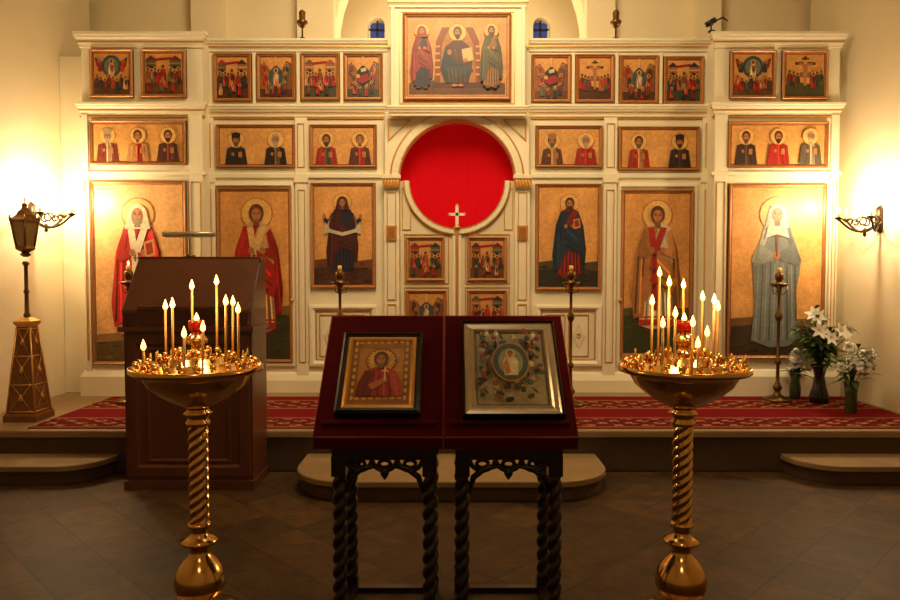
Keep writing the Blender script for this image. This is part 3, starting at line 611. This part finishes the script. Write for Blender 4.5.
# ---------------------------------------------------------------- analogion lecterns
SL=[(3.04,.88),(3.55,1.38)]
ANG=math.atan2(.50,.51)
def lectern(x0,x1,lx0,lx1):
    xc=(x0+x1)/2; e=empty('icon_lectern',(xc,3.3,0)); P=lambda o:(setattr(o,'parent',e),setattr(o,'matrix_parent_inverse',Matrix.Translation((-xc,-3.3,0))),o)[2]
    b=B(); (ya,za),(yb,zb)=SL
    def loft(x0,x1,prof,m):
        n=len(prof); vs=[(x0,y,z) for y,z in prof]+[(x1,y,z) for y,z in prof]
        b.add(vs,[tuple(range(n)),tuple(range(2*n-1,n-1,-1))]+[(i,(i+1)%n,(i+1)%n+n,i+n) for i in range(n)],m)
    loft(x0,x1,[(ya,za),(yb,zb),(yb+.01,zb-.03),(yb,zb-.06),(ya+.03,za-.055),(ya-.005,za-.05)],VELVET)
    for (p,q) in (((x0,ya,za),(x0,yb,zb)),((x1,ya,za),(x1,yb,zb)),((x0,ya,za),(x1,ya,za)),((x0,yb,zb),(x1,yb,zb))): b.tube([p,q],.004,PIPING,8)
    b.tube([(x0+.03,ya+.045,za+.055),(x1-.03,ya+.045,za+.055)],.012,VELVET,10)
    P(b.obj('velvet_desk'))
    b=B(); yf,yk=3.09,3.46; zt=.83
    b.box(lx0-.03,lx1+.03,yf-.03,yf+.03,.775,zt,DWOOD); b.box(lx0-.03,lx1+.03,yk-.03,yk+.03,.775,zt+.35,DWOOD)
    for x in (lx0,lx1):
        b.box(x-.025,x+.025,yf,yk,.775,zt,DWOOD)
        vs=[(x+s,y,z) for s in (-.012,.012) for y,z in ((yf,zt-.01),(yk,zt-.01),(yk,1.22))]
        b.add(vs,[(0,1,2),(5,4,3),(0,3,4,1),(1,4,5,2),(2,5,3,0)],DWOOD)
        b.box(x-.03,x+.03,yf,yk,.01,.045,DWOOD)
        for y in (yf,yk):
            b.box(x-.032,x+.032,y-.032,y+.032,.70,.79,DWOOD); b.box(x-.032,x+.032,y-.032,y+.032,.0,.09,DWOOD)
            b.twist(x,y,.09,.70,.034,4.6,DWOOD,lobes=2,amp=.5,seg=20,nz=90)
    b.box(lx0,lx1,yk-.02,yk+.02,.0,.028,DWOOD)
    for y in (yf,yk):
        w=(lx1-lx0-.064); n=3
        for k in range(n):
            xm=lx0+.032+w*(k+.5)/n; r=w/n/2
            b.tube([(xm+r*math.cos(t),y,.775-.055*math.sin(t)) for t in [pi*j/12 for j in range(13)]],.011,DWOOD,8)
            b.tube([(xm+r*.45*math.cos(t),y,.75+r*.3*math.sin(t)) for t in [2*pi*j/12 for j in range(13)]],.009,DWOOD,8)
        b.tube([(lx0+.03,y,.62),(lx0+.05,y,.69),(lx0+.1,y,.73),(lx0+.18,y,.745)],[.008,.014,.016,.008],DWOOD,8)
        b.tube([(lx1-.03,y,.62),(lx1-.05,y,.69),(lx1-.1,y,.73),(lx1-.18,y,.745)],[.008,.014,.016,.008],DWOOD,8)
        b.lathe([(.004,-.05),(.018,-.03),(.022,-.01),(.01,.01)],((lx0+lx1)/2,y,.73),DWOOD,12)
    P(b.obj('carved_frame'))
lectern(-.598,-.032,-.493,-.09); lectern(-.026,.56,.055,.467)
def on_slope(xc,t0,t1,w,build,name):
    L=math.hypot(.51,.50); h=(t1-t0)*L; tm=(t0+t1)/2
    y=3.04+.51*tm; z=.88+.5*tm
    ic=build(w,h)
    n=Vector((0,-.5,.51)).normalized()
    o=ic.done(name,None,(xc,y+n.y*.008,z+n.z*.008),(-(pi/2-ANG),0,0)); return o
def left_icon(w,h):
    S=230; W,H=w*S,h*S
    ic=Icon(-W/2,-H/2,W/2,H/2,S=S,bg=(196,132,46),frame=BLACK,fw=.03,border=(90,56,20),thick=.02)
    b=ic.b; b.frame(-w/2+.03,-h/2+.03,w/2-.03,h/2-.03,-.022,[(0,0),(0,.01),(.012,.014),(.022,.006),(.022,0)],GOLD)
    ic.rect_(-W/2+13,-H/2+13,W/2-13,-H/2+21,(160,106,40)); ic.rect_(-W/2+13,-H/2+13,-W/2+20,H/2-13,(150,98,38)); ic.rect_(W/2-20,-H/2+13,W/2-13,H/2-13,(150,98,38)); ic.rect_(-W/2+13,H/2-20,W/2-13,H/2-13,(160,106,40))
    ic.ell(0,-16,17,17,(120,80,30),24); ic.ell(0,-16,15.5,15.5,(226,172,74),24)
    for k in range(20):
        a=2*pi*k/20; ic.ell(14*math.cos(a),-16+14*math.sin(a),1,1,(140,90,34),8)
    ic.poly([(-5,-6),(-17,0),(-23,16),(-25,33),(25,33),(23,16),(17,0),(5,-6)],(156,40,22)); ic.poly([(-16,-1),(-23,16),(-25,33),(-7,33),(-12,18),(-5,0)],(104,24,16)); ic.poly([(16,-1),(23,16),(25,33),(17,33),(10,14),(5,0)],(180,60,30))
    for a in (-18,-10,-2,5,12,19): ic.poly([(a*.7,4),(a*.7+1.2,4),(a+1.5,32),(a,32)],(196,92,48) if a%2 else (84,18,12))
    ic.poly([(-12,18),(3,10),(7,14),(-7,25)],(190,100,50)); ic.ell(5,12,3.4,4,SK); ic.rect_(4.2,-5,6,13,(220,180,90)); ic.rect_(1,-1,9,.8,(220,180,90))
    head(ic,0,-16,8.6,halo=None,hair=(84,44,20))
    for q in (-1,1):
        for k in range(9): ic.ell(q*(W/2-16.5),-H/2+17+k*9.2,1.8,3,(216,160,76),8)
    for k in range(7): ic.ell(-W/2+22+k*7.4,-H/2+17,2.8,1.6,(216,160,76),8); ic.ell(-W/2+22+k*7.4,H/2-16.5,2.8,1.6,(216,160,76),8)
    return ic
on_slope(-.325,.14,.80,.385,left_icon,'gilded_saint_icon')
def right_icon(w,h):
    S=225; W,H=w*S,h*S
    ic=Icon(-W/2,-H/2,W/2,H/2,S=S,bg=(160,142,100),frame=BLACK,fw=.012,border=None,thick=.02)
    b=ic.b; b.frame(-w/2+.012,-h/2+.012,w/2-.012,h/2-.012,-.02,[(0,0),(0,.012),(.012,.016),(.03,.008),(.042,.014),(.05,.004),(.05,0)],SILV)
    R=random.Random(5); x0,x1,y0,y1=-W/2+14,W/2-14,-H/2+14,H/2-14
    ic.rect_(x0,y0,x1,y1,(104,82,48)); ic.rect_(x0+2,y0+2,x1-2,y1-2,(160,146,108))
    for k in range(110):
        a=R.uniform(x0+5,x1-5); c=R.uniform(y0+6,y1-7)
        if (a/20)**2+((c+4)/26)**2<1.1: continue
        ic.ell(a,c,R.uniform(2,5.5),R.uniform(1.2,3.2),R.choice([(80,84,58),(150,130,90),(54,58,40),(96,60,36),(206,192,156),(150,104,56),(70,70,64),(40,34,28),(190,174,136)]),8,R.uniform(0,3))
    ic.ell(0,-4,20,26,(174,128,62),24); ic.ell(0,-4,18.4,24.4,(66,76,64),24); ic.ell(0,-4,13,18,(140,142,116),24)
    ic.poly([(-4,-12),(-8,-4),(-7,14),(7,14),(8,-4),(4,-12)],(212,196,150)); ic.poly([(-4,-10),(-8,0),(-6,14),(0,10)],(180,116,52)); head(ic,0,-15,3.2)
    for k in range(36):
        a=R.uniform(x0+4,x1-4); c=R.uniform(y0+4,y1-12)
        if (a/20)**2+((c+2)/26)**2<1: continue
        f=R.choice([(120,44,26),(60,64,60),(62,74,48),(130,70,38),(190,166,120),(50,42,32),(206,190,150)]); t=.55
        ic.poly([(a-2*t,c),(a-5*t,c+5*t),(a-4*t,c+13*t),(a+4*t,c+13*t),(a+5*t,c+5*t),(a+2*t,c)],f); ic.poly([(a-1*t,c+2*t),(a+3*t,c+5*t),(a+1*t,c+11*t)],dk(f,1.5)); ic.ell(a,c-1,3*t,3*t,(206,154,74),10); ic.ell(a,c-1,1.6*t,2*t,(110,64,40),8)
    return ic
on_slope(.285,.12,.90,.455,right_icon,'festal_icon_in_silver_frame')
# ---------------------------------------------------------------- wooden choir desk (left)
def desk():
    D=5.1; x0=at(124,420,D)[0]; x1=at(252,420,D)[0]; y1=5.52
    b=B()
    b.box(x0,x1,D+.02,y1,.05,1.17,MAHOG); b.box(x0-.01,x1+.01,D,y1,0,.07,MAHOG)
    b.box(x0-.03,x1+.02,D-.02,y1,1.17,1.21,MAHOG)
    b.frame(x0+.02,.1,x1-.02,1.15,D+.02,[(0,0),(0,.02),(.07,.02),(.085,.004),(.09,0)],MAHOG)
    b.frame(x0+.16,.2,x1-.16,1.05,D+.02,[(0,0),(0,.008),(.015,.012),(.03,.004),(.03,0)],MAHOG)
    for x in (x0+.0,x1-.03):
        vs=[(x+s,y,z) for s in (0,.03) for y,z in ((D+.0,1.21),(y1,1.21),(y1,1.70),(y1-.12,1.70),(D+.02,1.32))]
        b.add(vs,[(0,1,2,3,4),(9,8,7,6,5)]+[(i,(i+1)%5,(i+1)%5+5,i+5) for i in range(5)],MAHOG)
    vs=[(x,y,z) for x in (x0+.01,x1-.01) for y,z in ((D-.02,1.30),(D-.02,1.33),(y1-.14,1.72),(y1-.12,1.69))]
    b.add(vs,[(0,1,2,3),(7,6,5,4)]+[(i,(i+1)%4,(i+1)%4+4,i+4) for i in range(4)],MAHOG)
    b.box(x0+.03,x1-.03,D+.01,D+.04,1.21,1.31,MAHOG); b.box(x0-.0,x1,y1-.15,y1,1.70,1.725,MAHOG)
    b.box(x0+.12,x1-.12,D-.03,D-.005,1.33,1.36,MAHOG)
    b.obj('wooden_choir_desk',bevel=.006)
    b=B(); x=at(190,250,5.44)[0]; y=5.44
    b.lathe([(.04,0),(.04,.012),(.01,.02),(.008,.12),(.006,.17)],(x,y,1.725),BRASSD,14)
    b.tube([(x-.2,y-.02,1.9),(x+.2,y-.02,1.9)],.02,SILV,12); b.tube([(x-.18,y-.02,1.888),(x+.18,y-.02,1.888)],.014,CREAM,10); b.obj('reading_lamp')
desk()
# ---------------------------------------------------------------- processional lantern on tapered pedestal
def lantern():
    D=6.0; x=at(29,400,D)[0]; y=D
    b=B(); r2=math.sqrt(2); q=pi/4; z0h=.80
    w0,w1=.118,.055
    b.lathe([(.14*r2,0),(.14*r2,.05),(.128*r2,.07)],(x,y,ZP),PED,4,False,q)
    b.lathe([(w0*r2,.07),(w1*r2,z0h)],(x,y,ZP),PED,4,False,q)
    b.lathe([(w1*r2,z0h),(.075*r2,.83),(.075*r2,.85),(.03*r2,.88)],(x,y,ZP),GOLD,4,False,q)
    def c(t,sx,sy): w=w0+(w1-w0)*t+.002; return (x+sx*w,y+sy*w,ZP+.07+.73*t)
    for sx in (-1,1):
        for sy in (-1,1): b.tube([c(0,sx,sy),c(1,sx,sy)],.008,GOLD,8)
    for t in (0.02,.33,.66,.98):
        for a,d in (((-1,-1),(1,-1)),((1,-1),(1,1)),((-1,-1),(-1,1))): b.tube([c(t,*a),c(t,*d)],.006,GOLD,6)
    for t0,t1 in ((.02,.33),(.33,.66),(.66,.98)):
        for s0,s1 in ((-1,1),(1,-1)):
            b.tube([c(t0,s0*.8,-1.02),c(t1,s1*.8,-1.02)],.003,GOLD,6); b.tube([c(t0,1.02,s0*.8),c(t1,1.02,s1*.8)],.003,GOLD,6)
        m=Vector(c((t0+t1)/2,0,-1.04)); b.lathe([(.001,-.04),(.022,0),(.001,.04)],m,GOLD,6); m=Vector(c((t0+t1)/2,1.04,0)); b.lathe([(.001,-.04),(.022,0),(.001,.04)],m,GOLD,6)
    z0=ZP+.88
    b.lathe([(.022,0),(.03,.02),(.018,.04),(.016,.2),(.024,.22),(.016,.24),(.016,.44),(.03,.46),(.02,.48)],(x,y,z0-.0),BRASSD,12)
    b.obj('lantern_pedestal')
    b=B(); zb=at(28,250,D)[1]; lx=x
    b.lathe([(.02,-.06),(.05,-.04),(.03,-.02),(.075,0),(.085,.01),(.085,.03)],(lx,y,zb),BRASSD,6,False)
    b.lathe([(.075,.03),(.115,.24)],(lx,y,zb),LGLASS,6,False)
    for k in range(6):
        a=k*pi/3; b.tube([(lx+.077*math.cos(a),y+.077*math.sin(a),zb+.03),(lx+.118*math.cos(a),y+.118*math.sin(a),zb+.24)],.008,BRASSD,6)
        b.lathe([(.003,0),(.012,.015),(.003,.05)],(lx+.125*math.cos(a),y+.125*math.sin(a),zb+.25),BRASS,8)
    b.lathe([(.13,.24),(.132,.255),(.10,.275),(.07,.30),(.055,.33),(.03,.35),(.02,.37),(.028,.385),(.012,.40)],(lx,y,zb),BRASSD,6,False)
    b.box(lx-.004,lx+.004,y-.004,y+.004,zb+.4,zb+.46,BRASS); b.box(lx-.02,lx+.02,y-.004,y+.004,zb+.43,zb+.438,BRASS)
    b.obj('processional_lantern')
lantern()
# ---------------------------------------------------------------- wall sconces
def sconce(wx,side,y,z,arms,en):
    e=empty('wall_sconce',(wx,y,z)); b=B(); s=side
    b.tube([(0,0,-.12),(s*.012,0,-.1),(s*.015,0,.1),(0,0,.14)],[.01,.04,.045,.01],IRON,10)
    bul=[]
    for dx,dy in arms:
        pts=[]
        for k in range(15):
            t=k/14; pts.append((s*(.01+dx*t),dy*t,-.02-.10*math.sin(pi*t*.9)+.06*t**2.5))
        b.tube(pts,.011,IRON,8)
        for f,rr in ((.45,.06),(.75,.04)):
            b.tube([(s*(dx*f+rr*math.cos(a)*(1-a/9)),dy*f,-.02+rr*math.sin(a)*(1-a/9)) for a in [k*.5 for k in range(13)]],.008,IRON,6)
        px,py,pz=pts[-1]
        b.lathe([(.006,-.02),(.03,0),(.045,.012),(.04,.014),(.014,.012),(.014,.02)],(px,py,pz),IRON,14)
        b.lathe([(.011,.02),(.011,.06)],(px,py,pz),WAX,10); bul.append((px,py,pz+.06))
    b.lathe([(.004,-.04),(.02,-.02),(.012,0),(.02,.03),(.004,.05)],(s*.15,0,-.12),IRON,10)
    o=b.obj('scroll_arms'); o.parent=e
    b=B()
    for p in bul: b.flame(*p,.05,BULB,.24)
    o=b.obj('flame_bulbs'); o.parent=e
    for i,p in enumerate(bul):
        L=bpy.data.lights.new('sconce_light','POINT'); L.energy=en; L.color=(1,.78,.48); L.shadow_soft_size=.03
        o=bpy.data.objects.new('sconce_light',L); sc.collection.objects.link(o); o.location=(p[0],p[1],p[2]+.12); o.parent=e
AR=[(.40,-.02),(.2,-.2),(.22,.17)]
sconce(-XW,1,6.80,at(56,216,6.80)[1],AR,21); sconce(XW,-1,6.62,at(860,220,6.62)[1],AR,21)
# ---------------------------------------------------------------- floor candlesticks on the platform
def candlestick(u,D,vtop,lit=False):
    x=at(u,300,D)[0]; z1=at(u,vtop,D)[1]-ZP
    b=B(); h=z1
    b.lathe([(.13,0),(.135,.015),(.12,.03),(.07,.045),(.04,.06),(.025,.09),(.035,.11),(.045,.13),(.03,.16),(.018,.19),(.015,.35),(.03,.37),(.03,.39),(.015,.41),(.014,h*.62),(.03,h*.64),(.038,h*.67),(.02,h*.7),(.014,h*.73),(.014,h-.2),(.03,h-.18),(.02,h-.16),(.03,h-.14),(.07,h-.125),(.085,h-.11),(.082,h-.1),(.03,h-.105),(.028,h-.07),(.04,h-.06),(.042,h-.01),(.035,h)],(x,D,ZP+.008),BRASSD,20)
    for k in range(3):
        a=2*pi*k/3; b.tube([(x+.014*math.cos(a),D+.014*math.sin(a),ZP+h-.2),(x+.06*math.cos(a),D+.06*math.sin(a),ZP+h-.19),(x+.08*math.cos(a),D+.08*math.sin(a),ZP+h-.12)],.005,BRASSD,6)
    b.lathe([(.02,h-.0),(.02,h+.05),(.004,h+.055)],(x,D,ZP+.008),WAX,12)
    if lit: b.flame(x,D,ZP+h+.065,.045,FLAME,.24)
    b.obj('floor_candlestick')
candlestick(340,6.6,272); candlestick(571,6.6,272); candlestick(779,6.83,274); candlestick(129,6.75,272,True)
# ---------------------------------------------------------------- flowers
def blade(b,p,d,L,w,droop,m,R):
    p=Vector(p); d=Vector(d).normalized(); side=d.cross(Vector((0,0,1)))
    if side.length<.05: side=Vector((1,0,0))
    side.normalize(); n=6; vs=[];fs=[]
    up=side.cross(d).normalized()
    for i in range(n+1):
        t=i/n; c=p+d*L*t+Vector((0,0,-droop*L*t*t)); ww=w*math.sin(pi*(t*.9+.06))
        vs+=[c-side*ww+up*ww*.3,c,c+side*ww+up*ww*.3]
    for i in range(n): a=3*i; fs+=[(a,a+1,a+4,a+3),(a+1,a+2,a+5,a+4)]
    b.add(vs,fs,m,smooth=True)
def petal(b,p,d,nrm,s,w):
    p=Vector(p); side=d.cross(nrm).normalized(); n=6; vs=[];fs=[]
    for i in range(n+1):
        t=i/n; c=p+nrm*s*(.7*t-.35*t*t)+d*s*(.2*t+.8*t*t); ww=w*math.sin(pi*(t*.88+.08))
        vs+=[c-side*ww,c-nrm*ww*.25,c+side*ww]
    for i in range(n): a=3*i; fs+=[(a,a+1,a+4,a+3),(a+1,a+2,a+5,a+4)]
    b.add(vs,fs,PETAL,smooth=True)
def lily(b,p,d,s,R):
    d=Vector(d).normalized(); a=d.orthogonal().normalized(); c=d.cross(a)
    for k in range(6):
        t=2*pi*k/6+R.uniform(-.1,.1); petal(b,p,a*math.cos(t)+c*math.sin(t),d,s,s*.27)
    for k in range(4):
        t=2*pi*k/4; b.tube([p,Vector(p)+d*s*.5+(a*math.cos(t)+c*math.sin(t))*s*.12],.0025,WAX,5)
def bouquet(name,x,y,vprof,vmat,zrim,spread,height,nl,nf,fs,seed,ball=False,lf=4,lw=.02,fz=(.3,.95),ll=(.1,.2)):
    R=random.Random(seed); e=empty(name,(x,y,ZP+.008)); b=B()
    b.lathe(vprof,(0,0,0),vmat,24); o=b.obj('vase'); o.parent=e
    b=B()
    for k in range(nl):
        a=R.uniform(0,2*pi); r=R.uniform(.15,1)*spread; top=Vector((r*math.cos(a),r*math.sin(a)*.6,zrim+height*R.uniform(.3,1)*(1-.35*(r/spread)**2)))
        st=Vector((0,0,zrim-.03)); mid=(st+top)/2+Vector((0,0,.04)); b.tube([st,mid,top],.004,LEAF,5)
        for j in range(lf):
            t=R.uniform(.3,1); q=st.lerp(top,t); aa=R.uniform(0,2*pi); blade(b,q,(math.cos(aa),math.sin(aa)*.8,R.uniform(-.1,.9)),R.uniform(*ll),lw,.35,LEAF,R)
    o=b.obj('foliage'); o.parent=e
    b=B()
    for k in range(nf):
        a=pi+pi*(k+.5)/nf+R.uniform(-.15,.15); r=R.uniform(.3,1)*spread; p=Vector((r*math.cos(a),r*math.sin(a)*.6-.04,zrim+height*R.uniform(*fz)*(1-.3*(r/spread)**2)))
        if ball:
            for j in range(22):
                u=Vector((R.gauss(0,1),R.gauss(0,1),R.gauss(0,1))).normalized(); blade(b,p,u,fs,fs*.45,.1,PETAL,R)
        else:
            lily(b,p,(math.cos(a)*.5,-.8,R.uniform(.1,.6)),fs,R); b.tube([(0,0,zrim),p*.5+Vector((0,0,zrim*.55)),p],.004,LEAF,5)
    o=b.obj('blossoms'); o.parent=e
x,_=at(819,400,6.72); bouquet('lily_bouquet_in_vase',x,6.72,[(.07,0),(.085,.01),(.09,.06),(.06,.16),(.045,.26),(.06,.33),(.085,.37),(.08,.372),(.05,.33)],VASED,.36,.25,.58,34,7,.085,4,lf=8,lw=.019,fz=(.55,1.0),ll=(.1,.19))
x,_=at(851,400,6.24); bouquet('white_flowers_in_vase',x,6.24,[(.045,0),(.05,.01),(.05,.18),(.065,.28),(.06,.281),(.045,.2)],VASEG,.27,.17,.36,14,15,.055,6,True,fz=(.5,1.0))
x,_=at(795,390,6.96); bouquet('small_flower_vase',x,6.96,[(.04,0),(.05,.01),(.055,.1),(.04,.18),(.055,.24),(.05,.241),(.035,.18)],VASEG,.22,.13,.26,10,11,.05,8,True,fz=(.4,1.0))
# ---------------------------------------------------------------- lights
def area(name,loc,rot,size,e,col,spread=None):
    L=bpy.data.lights.new(name,'AREA'); L.energy=e; L.color=col; L.size=size
    if spread: L.spread=math.radians(spread)
    o=bpy.data.objects.new(name,L); o.location=loc; o.rotation_euler=rot; sc.collection.objects.link(o); return o
W=(1,.77,.45)
area('ceiling_lamp_chancel',(0,4.6,5.6),(math.radians(45),0,0),2.0,112,W,130)
area('altar_lamp',(0,8.9,3.4),(pi,0,0),1.5,80,W)
area('nave_fill_light',(0,-1.2,5.4),(math.radians(25),0,0),.5,16,W)  # unseen fill light behind the camera, added for highlights on the brass
w=bpy.data.worlds.new('dim_interior'); sc.world=w; w.use_nodes=True; w.node_tree.nodes['Background'].inputs[0].default_value=(1,.75,.45,1); w.node_tree.nodes['Background'].inputs[1].default_value=.02
# ---------------------------------------------------------------- camera
cam=bpy.data.cameras.new('camera'); cam.sensor_width=36; cam.lens=28
co=bpy.data.objects.new('camera',cam); co.location=(0,0,1.6); co.rotation_euler=(pi/2-TH,0,0); sc.collection.objects.link(co); sc.camera=co
